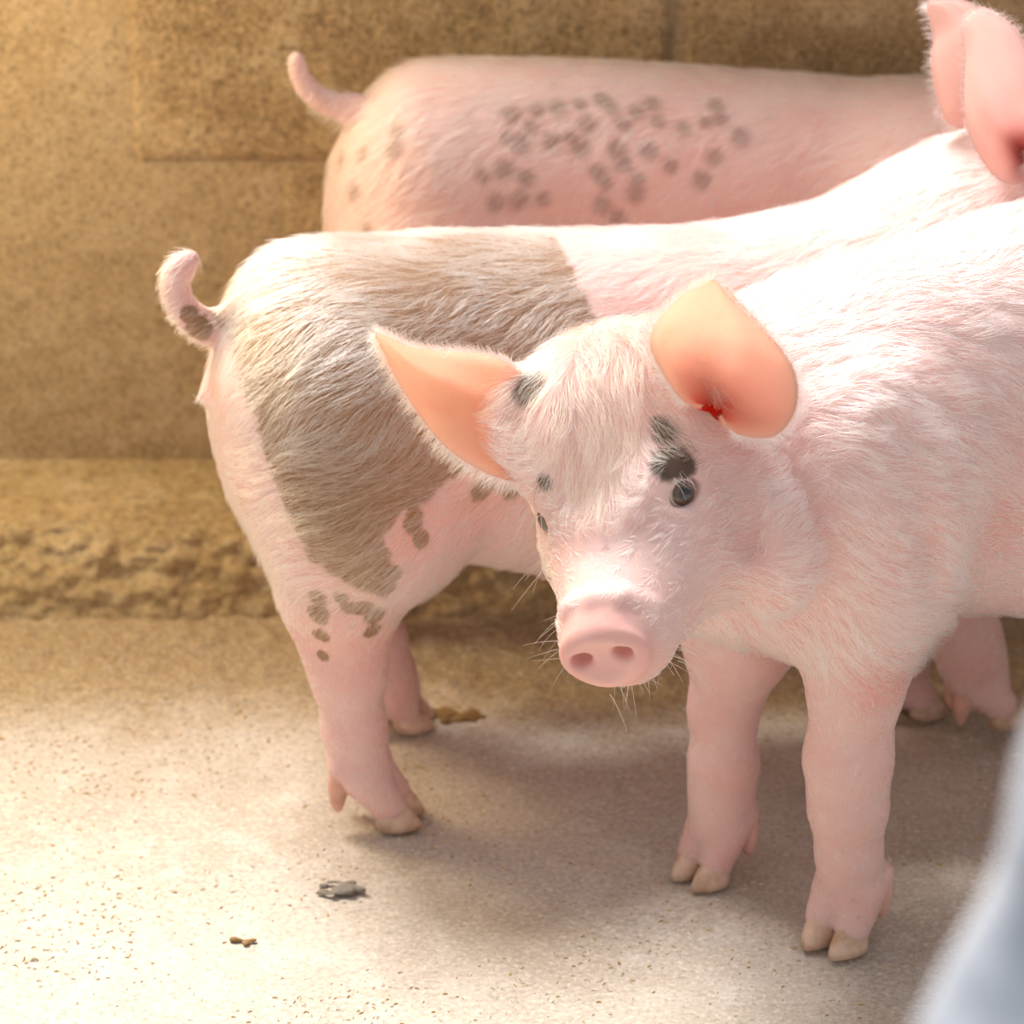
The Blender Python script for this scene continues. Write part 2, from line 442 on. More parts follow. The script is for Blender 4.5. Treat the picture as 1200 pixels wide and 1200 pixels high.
HOOF.materials.append(M_HOOF); DEW.materials.append(M_DEW)
def add_horns(root, horns):
    for kind, p, hd, sc in horns:
        o = link('hoof' if kind == 'hoof' else 'dewclaw', HOOF if kind == 'hoof' else DEW, None, root)
        o.location = p; o.rotation_euler = (0, 0, hd); o.scale = (sc, sc, sc)
def eyeball(root, H, l, yaw_out=.9):
    n = 24; V = []; Fc = []
    for i in range(13):
        for j in range(n):
            a = math.pi * i / 12; b = 2 * math.pi * j / n
            V.append((math.cos(a), math.sin(a) * math.cos(b), math.sin(a) * math.sin(b)))
    for i in range(12):
        for j in range(n): Fc.append((i * n + j, (i + 1) * n + j, (i + 1) * n + (j + 1) % n, i * n + (j + 1) % n))
    o = link('eye', mesh('eye', V, Fc), M_EYE, root)
    d = nrm(H.f * math.cos(yaw_out) + H.l * l * math.sin(yaw_out) + H.u * .05)
    o.matrix_world = Matrix.Translation(Vector(H.eye_pos(l))) @ Vector(d).to_track_quat('X', 'Z').to_matrix().to_4x4() @ Matrix.Scale(.0130 * H.k, 4)
    return o
def ear(root, A, B, bulge, back, mat, thick=.0028, rows=34, cols=25, wave=.003):
    """shell between two edge curves A and B (base to tip), pushed along `back` by the bulge profile"""
    A = spline(A, rows); B = spline(B, rows); back = nrm(back)
    bl = np.interp(np.linspace(0, 1, rows), np.linspace(0, 1, len(bulge)), bulge)
    V = []; deep = []
    for i in range(rows):
        v = i / (rows - 1)
        for j in range(cols):
            s = j / (cols - 1)
            e = (4 * s * (1 - s)) ** .75
            p = A[i] * (1 - s) + B[i] * s + back * (bl[i] * e + wave * (1 - v) * math.sin(s * 15 + v * 3) * e)
            V.append(p); deep.append(max(0, 1 - v * 1.7) ** 1.4 * e)
    V = np.array(V)
    def vid(i, j): return i * cols + j
    Fq = [(vid(i, j), vid(i, j + 1), vid(i + 1, j + 1), vid(i + 1, j)) for i in range(rows - 1) for j in range(cols - 1)]
    # vertex normals for the thickness
    N = np.zeros_like(V)
    for f in Fq:
        q = np.cross(V[f[2]] - V[f[0]], V[f[3]] - V[f[1]])
        for k in f: N[k] += q
    N /= np.maximum(np.linalg.norm(N, axis=1, keepdims=True), 1e-9)
    if np.dot(N.mean(0), back) < 0: N = -N; flip = True
    else: flip = False
    n = len(V); edge = np.ones(n)
    for i in range(rows):
        for j in range(cols):
            edge[vid(i, j)] = min(1, .35 + .35 * min(j, cols - 1 - j, rows - 1 - i))
    V2 = V + N * (thick * edge)[:, None]
    allV = np.concatenate([V, V2])
    f1 = [f if flip else f[::-1] for f in Fq]; f2 = [tuple(k + n for k in (f[::-1] if flip else f)) for f in Fq]
    loop = [vid(0, j) for j in range(cols)] + [vid(i, cols - 1) for i in range(1, rows)] + [vid(rows - 1, j) for j in range(cols - 2, -1, -1)] + [vid(i, 0) for i in range(rows - 2, 0, -1)]
    rim = []
    for a, b in zip(loop, loop[1:] + loop[:1]):
        q = (a, b, b + n, a + n); rim.append(q[::-1] if not flip else q)
    me = mesh('ear', allV, np.array(f1 + f2 + rim))
    at_ = me.attributes.new('deep', 'FLOAT', 'POINT'); at_.data.foreach_set('value', np.array(deep + deep, np.float32))
    o = link('ear', me, mat, root)
    import bmesh
    bm = bmesh.new(); bm.from_mesh(me); bmesh.ops.recalc_face_normals(bm, faces=bm.faces); bm.to_mesh(me); bm.free()
    return o, V, N
def body_mesh(root, F, mat, smooth=3):
    V, Fc = F.mesh(smooth)
    me = mesh('body', V, Fc)
    return link('body', me, mat, root)
def fattr(me, name, val):
    a = me.attributes.new(name, 'FLOAT', 'POINT'); a.data.foreach_set('value', np.ascontiguousarray(val, np.float32))
def verts(me):
    v = np.empty(len(me.vertices) * 3, np.float32); me.vertices.foreach_get('co', v); return v.reshape(-1, 3)
from mathutils.bvhtree import BVHTree
def caster(me):
    me.calc_loop_triangles()
    V = verts(me); tri = np.empty(len(me.loop_triangles) * 3, np.int32); me.loop_triangles.foreach_get('vertices', tri)
    T = BVHTree.FromPolygons(V.tolist(), tri.reshape(-1, 3).tolist())
    def hit(px, py):
        d = FWD + (px - 600) / FPX * np.array([1.0, 0, 0]) + (600 - py) / FPX * UPV
        h = T.ray_cast(Vector(CAM), Vector(d).normalized())
        return np.array(h[0]) if h[0] is not None else np.array([9., 9, 9])
    return hit
def poly_sd(P, Q):
    # signed distance (positive inside) of points P to polygon Q, both in a plane
    Q = np.asarray(Q, float); d = np.full(len(P), 9.0); ins = np.zeros(len(P), bool)
    for a, b in zip(Q, np.roll(Q, -1, 0)):
        e = b - a; w = P - a; t = np.clip((w @ e) / (e @ e), 0, 1)
        d = np.minimum(d, np.linalg.norm(w - t[:, None] * e, axis=1))
        c = ((a[1] <= P[:, 1]) & (b[1] > P[:, 1])) | ((b[1] <= P[:, 1]) & (a[1] > P[:, 1]))
        xi = a[0] + (P[:, 1] - a[1]) / np.where(abs(b[1] - a[1]) < 1e-9, 1e-9, b[1] - a[1]) * e[0]
        ins ^= c & (P[:, 0] < xi)
    return np.where(ins, d, -d)
def piglet(name, loc, label):
    r = bpy.data.objects.new(name, None); COL.objects.link(r); r.location = loc; r.empty_display_size = .1
    tag(r, label, 'piglet', 'piglets in the pen'); bpy.context.view_layer.update()
    return r

M_SKIN1 = skin_mat('pink_skin_white_coat', patch_col=(.11, .07, .05), soft=.28)
M_SKIN2 = skin_mat('pink_skin_tan_patch', patch_col=(.34, .19, .105))
M_SKIN3 = skin_mat('pink_skin_freckled', base=(.76, .57, .51), spot_col=(.26, .16, .11))
M_EAR = ear_mat('ear_skin')
M_EAR2 = ear_mat('ear_skin_pale', (.88, .72, .69), (.84, .48, .46), (.95, .76, .73), (.45, .16, .14))

# ================================================================== piglet facing the camera
def build_front():
    r = piglet('piglet', (.2, -.03, 0), 'white piglet in front turning its face to the camera, ears glowing orange')
    hb = math.radians(21)                                  # direction to the tail
    ub = np.array([math.cos(hb), math.sin(hb), 0]); vb = np.array([-math.sin(hb), math.cos(hb), 0])
    O = np.array([.172, -.035])
    F = Field((-.06, -.36, -.004), (.82, .42, .56), .0021)
    def L(s, v, z): return np.array([O[0], O[1], 0]) + ub * s + vb * v + np.array([0, 0, z])
    F.torso(O, hb, [(-.07, .388, .252, .066, 0), (-.02, .412, .238, .080, 0), (.06, .432, .212, .088, 0), (.14, .452, .196, .095, 0),
                    (.25, .460, .186, .098, -.010), (.36, .448, .186, .098, -.032), (.46, .415, .20, .09, -.055)])
    # rump and shoulders
    F.ell(L(.47, -.055, .315), (.075, .088, .105), np.stack([ub, vb, [0, 0, 1]]), .05)
    Hn = ground(985, 1100); Hf = ground(830, 1024)
    # near foreleg (animal's left)
    near = [at(1000, 560, -.075), at(1012, 700, -.082), at(1003, 800, -.080), at(994, 890, -.076), at(994, 945, -.074), at(995, 1000, -.072), at(996, 1038, -.070)]
    F.chain(near[:3], [.072, .042, .0275], .03); F.chain(near[2:], [.0275, .0252, .0225, .0185, .0185], .014)
    F.ell(at(1025, 590, -.106), (.052, .036, .085), np.stack([ub, vb, [0, 0, 1]]), .018)
    far = [at(880, 600, .02), at(868, 740, .012), at(848, 830, .012), at(848, 895, .012), at(845, 935, .012), at(842, 965, .012)]
    F.chain(far[:2], [.066, .036], .03); F.chain(far[1:], [.036, .0205, .0205, .0182, .0180], .014)
    horns = foot(F, near[-1], Hn, math.radians(232), 1.12) + foot(F, far[-1], Hf, math.radians(222), 1.05)
    # hind legs, out of frame
    for v, s, sg in ((-.055, .43, 1), (.055, .50, 1)):
        v = v - .052
        pts = [L(s, v, .28), L(s - .03, v, .19), L(s + .03, v, .115), L(s + .012, v, .05), L(s - .002, v, .034)]
        F.chain(pts[:3], [.078, .050, .024], .03); F.chain(pts[2:], [.024, .019, .019], .012)
        g = L(s - .012, v, 0); horns += foot(F, pts[-1], g, hb + math.pi, 1.05)
    # tail
    tl = [L(.53, -.055, .375), L(.565, -.055, .375), L(.585, -.045, .395), L(.58, -.035, .42)]
    F.chain(tl, [.016, .011, .009, .006], .015)
    # head
    yaw, pit, rol = math.radians(-17), math.radians(11), math.radians(21)
    f = np.array([math.sin(yaw) * math.cos(pit), -math.cos(yaw) * math.cos(pit), -math.sin(pit)])
    side = nrm(np.cross(f, [0, 0, 1])); up0 = np.cross(side, f)
    up = up0 * math.cos(rol) + side * math.sin(rol)
    H = Head(at(712, 561, -.150), f, up, .84)
    # neck
    hc = H.P(-.085, -.035)
    F.cone(L(.03, -.005, .325), hc, .090, .050, .05); F.cone(L(-.03, 0, .305), H.P(-.075, -.06), .066, .040, .05)
    F.ell(at(880, 660, -.05), (.06, .05, .045), None, .04)
    # jowl fold
    fold = spline([at(868, 522, -.128), at(886, 570, -.146), at(908, 625, -.153), at(918, 668, -.148), at(900, 700, -.134)], 9)
    F.chain(fold, [.010, .012, .014, .016, .017, .018, .018, .015, .010], .008)
    H.add(F)
    for g0, g1 in ((0, 1), (1, 2)):
        gp = [at(858, 556, -.160), at(874, 615, -.172), at(878, 640, -.172)]; F.cone(gp[g0], gp[g1], .0075, .0075, .010, sub=True)
    cr = [at(1052, 500, -.140), at(1074, 570, -.147), at(1092, 640, -.141), at(1100, 700, -.124)]
    for g0 in range(3): F.cone(cr[g0], cr[g0 + 1], .0075, .0075, .014, sub=True)
    # roots of the ears
    F.cone(at(665, 480, -.105), at(628, 470, -.098), .036, .022, .03); F.cone(at(660, 520, -.11), at(620, 525, -.11), .030, .018, .03)
    F.cone(at(785, 462, -.105), at(832, 482, -.122), .034, .012, .02); F.cone(at(730, 450, -.09), at(778, 420, -.10), .034, .018, .03)
    b = body_mesh(r, F, M_SKIN1, 2)
    V = verts(b.data).astype(float)
    hl = (V - H.o) @ H.A.T
    hit = caster(b.data)
    def blob(px, py, rad, off=0.0):
        return 1 - off - np.linalg.norm((V - hit(px, py)), axis=1) / rad
    patch = np.maximum.reduce([blob(784, 543, .011), blob(795, 541, .011), blob(778, 505, .013, .35), blob(639, 566, .007, .2), blob(622, 455, .014, .2), np.full(len(V), -1.0)])
    fattr(b.data, 'patch', patch)
    def fl(px, py, Y, rad): return np.clip(1.2 - np.linalg.norm(V - at(px, py, Y), axis=1) / rad, 0, 1)
    flush = np.maximum.reduce([.8 * fl(1030, 775, -.1, .028), .5 * fl(1160, 600, -.07, .03), .08 * np.clip(1 - V[:, 2] / .2, 0, 1)])
    disc = np.clip(1 - np.abs(hl[:, 0] / H.k - .110) / .016, 0, 1) * (np.abs(hl[:, 2]) < .036) * (hl[:, 1] > -.1)
    flush = np.maximum(flush, .40 * disc)
    fattr(b.data, 'flush', flush)
    # ears
    a = at
    # image-right ear: rounded cup open towards the camera
    A = [a(846, 488, -0.154), a(862, 508, -0.166), a(905, 512, -0.160), a(931, 482, -0.148), a(931, 438, -0.138), a(905, 398, -0.133), a(872, 366, -0.133), a(838, 328, -0.136)]
    B = [a(822, 476, -0.154), a(800, 470, -0.163), a(775, 435, -0.160), a(762, 405, -0.158), a(768, 380, -0.152), a(785, 360, -0.148), a(808, 340, -0.142), a(836, 327, -0.136)]
    e1 = ear(r, A, B, [.010, .024, .032, .032, .026, .018, .009, .0], np.array([.10, .95, -.15]), M_EAR)
    A = [a(636, 478, -.115), a(612, 440, -.105), a(585, 420, -.10), a(550, 413, -.095), a(515, 411, -.09), a(482, 406, -.088), a(458, 395, -.088), a(440, 388, -.088)]
    B = [a(640, 520, -.122), a(618, 560, -.128), a(585, 560, -.125), a(548, 543, -.118), a(515, 516, -.110), a(482, 472, -.10), a(455, 425, -.092), a(439, 390, -.088)]
    e2 = ear(r, A, B, [.010, .020, .024, .022, .018, .012, .006, 0], np.array([-.1, .95, -.1]), M_EAR)
    for l in (1, -1): eyeball(r, H, l, .85)
    add_horns(r, horns)
    return r, b, H, (e1, e2), (hb, O)

# ================================================================== piglet standing side on, tan patch
def build_mid():
    r = piglet('piglet', (.1, .18, 0), 'piglet with a large tan patch over its rump, standing side on')
    hd = math.radians(10); u = np.array([math.cos(hd), math.sin(hd), 0]); v = np.array([-math.sin(hd), math.cos(hd), 0])
    O = np.array([-.08, .155])
    F = Field((-.30, 0, -.004), (.80, .46, .56), .003)
    def L(s, w, z): return np.array([O[0], O[1], 0]) + u * s + v * w + np.array([0, 0, z])
    A3 = np.stack([u, v, [0, 0, 1]])
    F.torso(O, hd, [(-.05, .372, .20, .080, 0), (.02, .386, .175, .090, 0), (.10, .381, .152, .097, 0), (.20, .376, .150, .094, .004), (.30, .378, .165, .087, .014),
                    (.38, .385, .19, .080, .020), (.43, .38, .21, .072, .022)])
    F.ell(L(-.048, 0, .290), (.070, .082, .088), A3, .04)
    F.ell(L(-.035, 0, .245), (.066, .080, .085), A3, .04)
    a = at
    near = [a(430, 470, .105), a(425, 590, .088), a(403, 685, .085), a(412, 780, .085), a(414, 850, .086), a(424, 895, .086), ]
    F.chain(near[:3], [.078, .060, .038], .035); F.chain(near[2:], [.038, .0215, .0192, .0205], .014)
    F.cone(a(368, 712, .088), a(402, 800, .086), .0195, .018, .014)
    F.ell(a(472, 585, .092), (.040, .026, .05), A3, .03)
    Gn = ground(452, 958); Gf = ground(470, 846)
    horns = foot(F, a(428, 902, .086), Gn, math.radians(-6), 1.12)
    fr = [a(440, 560, .205), a(430, 640, .215), a(385, 670, .22), a(440, 750, .226), a(452, 790, .226), a(460, 810, .226)]
    F.chain(fr[:3], [.07, .045, .026], .03); F.chain(fr[2:], [.026, .0195, .0185, .019], .014)
    F.cone(a(352, 664, .222), a(385, 700, .222), .014, .016, .012)
    horns += foot(F, fr[-1], Gf, math.radians(0), 1.05)
    # forelegs: near one lifted in mid step
    Gn2 = np.array([.336, .205, .018])
    nf = [a(1090, 520, .178), a(1085, 640, .187), a(1112, 700, .195), a(1132, 745, .20), a(1140, 775, .203), a(1150, 800, .205)]
    F.chain(nf[:2], [.062, .042], .03); F.chain(nf[1:], [.042, .028, .022, .0205, .019], .014)
    horns += foot(F, nf[-1], Gn2, math.radians(8), 1.1, lift=.016)
    Gf2 = ground(1068, 832)
    ff = [a(1080, 560, .27), a(1075, 680, .262), a(1055, 750, .25), a(1058, 800, .25)]
    F.chain(ff, [.05, .036, .022, .018], .016); horns += foot(F, ff[-1], Gf2, math.radians(12), 1.05)
    # neck and head, raised and turned to the right out of frame
    nk = [L(.33, .016, .285), L(.41, .022, .335), L(.475, .02, .385)]
    F.chain(nk, [.084, .076, .064], .05)
    hf = nrm(np.array([.93, -.18, -.22]))
    H = Head(L(.56, .015, .425), hf, np.array([0, 0, 1.0]), .95)
    H.add(F)
    # tail
    tl = [a(290, 375, .14), a(262, 384, .14), a(235, 380, .138), a(213, 358, .136), a(205, 333, .136), a(211, 314, .137), a(224, 304, .139)]
    tl = list(spline(tl, 16)); F.chain(tl, np.interp(np.linspace(0, 1, 16), [0, .15, .4, .8, 1], [.016, .0105, .008, .0068, .0055]), .006)
    # vulva and teats
    F.cone(a(262, 450, .14), a(247, 461, .135), .012, .006, .010); F.cone(a(247, 461, .135), a(238, 465, .133), .005, .002, .004)
    for px, py, Y in ((541, 650, .14), (640, 672, .14)): F.cone(a(px, py - 10, Y), a(px, py + 3, Y), .007, .0035, .008)
    b = body_mesh(r, F, M_SKIN2)
    V = verts(b.data).astype(float); hit = caster(b.data)
    sz = np.stack([(V[:, :2] - O) @ u[:2], V[:, 2]], 1)
    pxs = [(268, 400), (278, 440), (296, 475), (305, 515), (325, 570), (345, 620), (362, 655), (385, 668), (418, 690), (452, 702), (462, 668), (450, 630), (472, 600), (505, 585), (530, 560), (600, 530), (690, 470), (706, 405), (706, 330)]
    poly = []
    for px, py in pxs:
        h = hit(px, py)
        if h[0] > 5: continue
        poly.append(((h[:2] - O) @ u[:2], h[2]))
    poly += [(poly[-1][0] + .01, .46), (poly[0][0] - .02, .46), (poly[0][0] - .03, .36)]
    patch = poly_sd(sz, poly) / .02
    patch = patch - 1.2 * np.clip((V[:, 2] - .345) / .04, 0, 1)  # patch fades near the spine: overexposed sunlit top put into the pigment
    near_side = ((V[:, :2] - O) @ v[:2]) < .03
    patch = np.where(near_side, patch, np.minimum(patch, 3 * (V[:, 2] - .30) / .05))
    def blob(px, py, rad): return 1 - np.linalg.norm(V - hit(px, py), axis=1) / rad
    spots = [(372, 700, .008), (374, 722, .009), (376, 745, .008), (378, 768, .006), (400, 700, .007), (410, 712, .007), (425, 712, .009), (440, 722, .009), (437, 740, .008), (448, 690, .010), (458, 672, .009), (484, 612, .009), (494, 632, .008), (565, 573, .010), (597, 574, .009), (640, 612, .008), (232, 385, .011), (222, 370, .008)]
    patch = np.maximum.reduce([patch] + [.9 * blob(*s) - .12 for s in spots])
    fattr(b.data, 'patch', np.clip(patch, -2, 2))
    def fl(px, py, rad): return np.clip(1.2 - np.linalg.norm(V - hit(px, py), axis=1) / rad, 0, 1)
    fattr(b.data, 'flush', np.maximum.reduce([.45 * fl(470, 640, .03), .2 * fl(400, 760, .04), .55 * fl(250, 455, .014), .08 * np.clip(1 - V[:, 2] / .2, 0, 1)]))
    # ears
    A = [a(1215, 205, .20), a(1190, 216, .188), a(1165, 205, .18), a(1140, 165, .178), a(1130, 120, .178), a(1132, 70, .178), a(1128, 30, .18), a(1142, 12, .184)]
    B = [a(1230, 190, .21), a(1228, 150, .205), a(1225, 120, .20), a(1215, 85, .198), a(1205, 60, .196), a(1190, 35, .194), a(1168, 18, .19), a(1146, 11, .185)]
    e1 = ear(r, A, B, [.012, .02, .022, .020, .016, .012, .006, 0], np.array([-.35, .9, .1]), M_EAR2)
    A = [a(1150, 150, .255), a(1112, 145, .255), a(1097, 105, .255), a(1092, 70, .255), a(1095, 45, .255), a(1088, 15, .257), a(1087, 6, .258)]
    B = [a(1200, 140, .27), a(1195, 90, .27), a(1185, 60, .268), a(1165, 30, .266), a(1145, 10, .264), a(1115, 2, .262), a(1090, 4, .259)]
    e2 = ear(r, A, B, [.01, .015, .016, .014, .010, .005, 0], np.array([.3, .9, .1]), M_EAR2)
    for l in (1, -1): eyeball(r, H, l, .85)
    add_horns(r, horns)
    return r, b, H, (e1, e2), (hd, O)

# ================================================================== freckled piglet by the wall
def build_far():
    r = piglet('piglet', (.1, .42, 0), 'freckled pink piglet at the back, close to the block wall')
    hd = .03; u = np.array([math.cos(hd), math.sin(hd), 0]); v = np.array([-math.sin(hd), math.cos(hd), 0])
    O = np.array([-.1, .42])
    F = Field((-.24, .28, -.004), (.80, .56, .56), .0036)
    def L(s, w, z): return np.array([O[0], O[1], 0]) + u * s + v * w + np.array([0, 0, z])
    A3 = np.stack([u, v, [0, 0, 1]])
    F.torso(O, hd, [(.04, .415, .21, .076, 0), (.11, .424, .19, .084, .004), (.20, .415, .18, .086, .016), (.30, .403, .185, .084, .028), (.40, .394, .20, .080, .03), (.48, .385, .22, .073, .03)])
    F.ell(L(.045, 0, .325), (.078, .080, .086), A3, .04)
    F.ell(L(.045, 0, .25), (.074, .078, .09), A3, .04)
    horns = []
    for w, s, gz in ((-.05, -.022, 0), (.045, .0, .055)):
        pts = [L(s + .07, w, .27), L(s + .06, w, .19), L(s - .005, w, .12 + gz * .6), L(s + .002, w, .05 + gz), L(s + .004, w, .036 + gz)]
        F.chain(pts[:3], [.07, .045, .023], .03); F.chain(pts[2:], [.023, .018, .018], .012)
        horns += foot(F, pts[-1], L(s + .016, w, 0), hd, 1.05, lift=gz)
    for w, s, gz in ((-.025, .42, 0), (.045, .45, .055)):
        pts = [L(s, w, .27), L(s, w, .17), L(s, w, .09 + gz * .8), L(s + .004, w, .038 + gz)]
        F.chain(pts, [.046, .034, .022, .018], .016); horns += foot(F, pts[-1], L(s + .016, w, 0), hd, 1.05, lift=gz)
    F.chain([L(.42, 0, .29), L(.52, 0, .30), L(.57, 0, .30)], [.092, .078, .062], .05)
    H = Head(L(.64, 0, .33), nrm([.9, 0, -.35]), np.array([0, 0, 1.]), .95); H.add(F)
    a = at
    tl = list(spline([a(425, 135, .42), a(405, 127, .42), a(380, 120, .418), a(360, 104, .416), a(350, 84, .415), a(347, 66, .414)], 14))
    F.chain(tl, np.interp(np.linspace(0, 1, 14), [0, .2, .5, 1], [.014, .008, .0065, .0042]), .006)
    b = body_mesh(r, F, M_SKIN3)
    V = verts(b.data).astype(float); hit = caster(b.data)
    sp = np.full(len(V), -1.0)
    for i, (cx, cy) in enumerate([(510,365),(560,350),(615,370),(570,275),(600,285),(675,280),(725,275),(745,295),(760,240),(790,355),(805,380),(835,300),(850,335),(885,375),(880,405),(912,305),(965,340),(1040,375),(1070,320),(995,250),(1050,235),(1075,195),(1085,225),(935,230),(920,190),(880,210),(850,240),(580,215),(540,430),(590,430),(655,420),(295,300),(215,315),(165,325),(195,405),(300,260),(225,495),(1135,270),(800,435),(835,465),(745,190),(690,200),(640,205),(820,200),(800,180),(600,420),(625,245)]):
        h = hit(320 + cx / 2.069, 30 + cy / 2.069)
        sp = np.maximum(sp, 1 - np.linalg.norm(V - h, axis=1) / (.0085 + .0035 * ((i * 37) % 10) / 10))
    fattr(b.data, 'spots', sp); fattr(b.data, 'flush', .12 * np.ones(len(V)))
    for l in (1, -1):
        P = H.P
        A = [P(-.07, .0, .058 * l), P(-.075, .02, .085 * l), P(-.07, .04, .105 * l), P(-.04, .05, .12 * l), P(-.02, .04, .125 * l)]
        B = [P(-.07, .035, .03 * l), P(-.06, .07, .04 * l), P(-.04, .08, .065 * l), P(-.02, .07, .10 * l), P(-.018, .042, .124 * l)]
        ear(r, A, B, [.012, .018, .016, .01, 0], -H.f, M_EAR2); eyeball(r, H, l, .85)
    add_horns(r, horns)
    return r, b, H, None, (hd, O)

PIG_F = build_front(); PIG_M = build_mid(); PIG_B = build_far()

# ------------------------------------------------------------------ coats of hair
def hair_mat(name):
    t = NT(name)
    t.t.nodes.remove(t.p)
    h = t.n('ShaderNodeBsdfHairPrincipled'); h.model = 'CHIANG'; h.parametrization = 'COLOR'
    t.t.links.new(t.attr('tint').outputs['Color'], h.inputs['Color'])
    h.inputs['Roughness'].default_value = .45; h.inputs['Radial Roughness'].default_value = .6
    h.inputs['Random Roughness'].default_value = .2
    t.t.links.new(h.outputs[0], t.out.inputs['Surface'])
    return t.m
M_HAIR = hair_mat('bristle')

def sample_mesh(me, n, weight):
    """random surface points: positions, normals, weights by per-vertex density"""
    me.calc_loop_triangles()
    tri = np.empty(len(me.loop_triangles) * 3, np.int32); me.loop_triangles.foreach_get('vertices', tri); tri = tri.reshape(-1, 3)
    V = verts(me).astype(float); N = np.empty(len(V) * 3, np.float32); me.vertices.foreach_get('normal', N); N = N.reshape(-1, 3).astype(float)
    ar = .5 * np.linalg.norm(np.cross(V[tri[:, 1]] - V[tri[:, 0]], V[tri[:, 2]] - V[tri[:, 0]]), axis=1) * weight[tri].mean(1)
    k = RNG.choice(len(tri), n, p=ar / ar.sum())
    r1 = np.sqrt(RNG.random(n)); r2 = RNG.random(n)
    b = np.stack([1 - r1, r1 * (1 - r2), r1 * r2], 1)
    P = (V[tri[k]] * b[:, :, None]).sum(1); Nn = (N[tri[k]] * b[:, :, None]).sum(1)
    Nn /= np.maximum(np.linalg.norm(Nn, axis=1, keepdims=True), 1e-9)
    def interp(a): return (a[tri[k]] * b).sum(1)
    return P, Nn, interp
def curves_object(name, C, rad, tint, parent, label=None):
    """C: (n, m, 3) strands in world space"""
    n, m, _ = C.shape
    hc = bpy.data.hair_curves.new(name); hc.add_curves([m] * n)
    loc = np.array(parent.matrix_world.translation)
    hc.attributes['position'].data.foreach_set('vector', np.ascontiguousarray(C, np.float32).ravel())
    ra = hc.attributes.get('radius') or hc.attributes.new('radius', 'FLOAT', 'POINT')
    ra.data.foreach_set('value', np.ascontiguousarray(rad, np.float32).ravel())
    ta = hc.attributes.new('tint', 'FLOAT_COLOR', 'CURVE')
    ta.data.foreach_set('color', np.concatenate([tint, np.ones((n, 1))], 1).astype(np.float32).ravel())
    hc.materials.append(M_HAIR)
    o = bpy.data.objects.new(name, hc); COL.objects.link(o); o.parent = parent
    o.matrix_parent_inverse = Matrix.Translation(parent.location).inverted()
    tag(o, label, kind='stuff')
    return o
def strands(P, N, D, length, lift, m=5, clump=.55, clump_every=14, curl=.25, seed=0):
    """P roots, N normals, D flow directions (any), per-strand length and lift angle"""
    rng = np.random.default_rng(seed); n = len(P)
    T = D - (D * N).sum(1, keepdims=True) * N
    T /= np.maximum(np.linalg.norm(T, axis=1, keepdims=True), 1e-6)
    S = np.cross(N, T)
    # low-frequency wander plus fine jitter of the combing direction
    ph = [rng.uniform(0, 6.28, 3) for _ in range(3)]
    wan = np.sin(P @ np.array([55, 30, 40]) + ph[0][0]) * np.sin(P @ np.array([-35, 60, 50]) + ph[1][0]) * .35 + rng.normal(0, .16, n)
    T = T * np.cos(wan)[:, None] + S * np.sin(wan)[:, None]; S = np.cross(N, T)
    length = length * rng.uniform(.65, 1.15, n); lift = np.clip(lift + rng.normal(0, .10, n), .05, 1.4)
    q = np.linspace(0, 1, m)
    C = np.empty((n, m, 3))
    bend = rng.normal(0, curl, n)
    for i, t in enumerate(q):
        up = np.sin(lift) * t - .55 * np.sin(lift) * t * t          # rises, then lies down again
        C[:, i] = P + length[:, None] * (T * (np.cos(lift) * t)[:, None] + N * up[:, None] + S * (bend * t * t * .5)[:, None])
    if clump > 0 and n > 200:
        from mathutils.kdtree import KDTree
        nc = n // clump_every; ids = rng.choice(n, nc, replace=False); kd = KDTree(nc)
        for j, i in enumerate(ids): kd.insert(P[i], j)
        kd.balance()
        near = np.array([kd.find(p)[1] for p in P]); g = ids[near]
        w = (clump * q ** 1.4)[None, :, None]
        off = (C[g] - P[g][:, None]) / length[g][:, None, None] * length[:, None, None]
        far = np.linalg.norm(P - P[g], axis=1) > .012
        tgt = C[g] + 0 * off
        w = np.where(far[:, None, None], 0, w)
        C = C * (1 - w) + tgt * w
    return C
def radius(n, m, r0, r1, rng=RNG):
    return np.linspace(r0, r1, m)[None, :] * rng.uniform(.75, 1.25, (n, 1))
def lerp(a, b, t): return np.asarray(a)[None] * (1 - t[:, None]) + np.asarray(b)[None] * t[:, None]
def sstep(x, a, b):
    t = np.clip((x - a) / (b - a), 0, 1); return t * t * (3 - 2 * t)
def getattr_v(me, name):
    a = np.empty(len(me.vertices), np.float32); me.attributes[name].data.foreach_get('value', a); return a.astype(float)

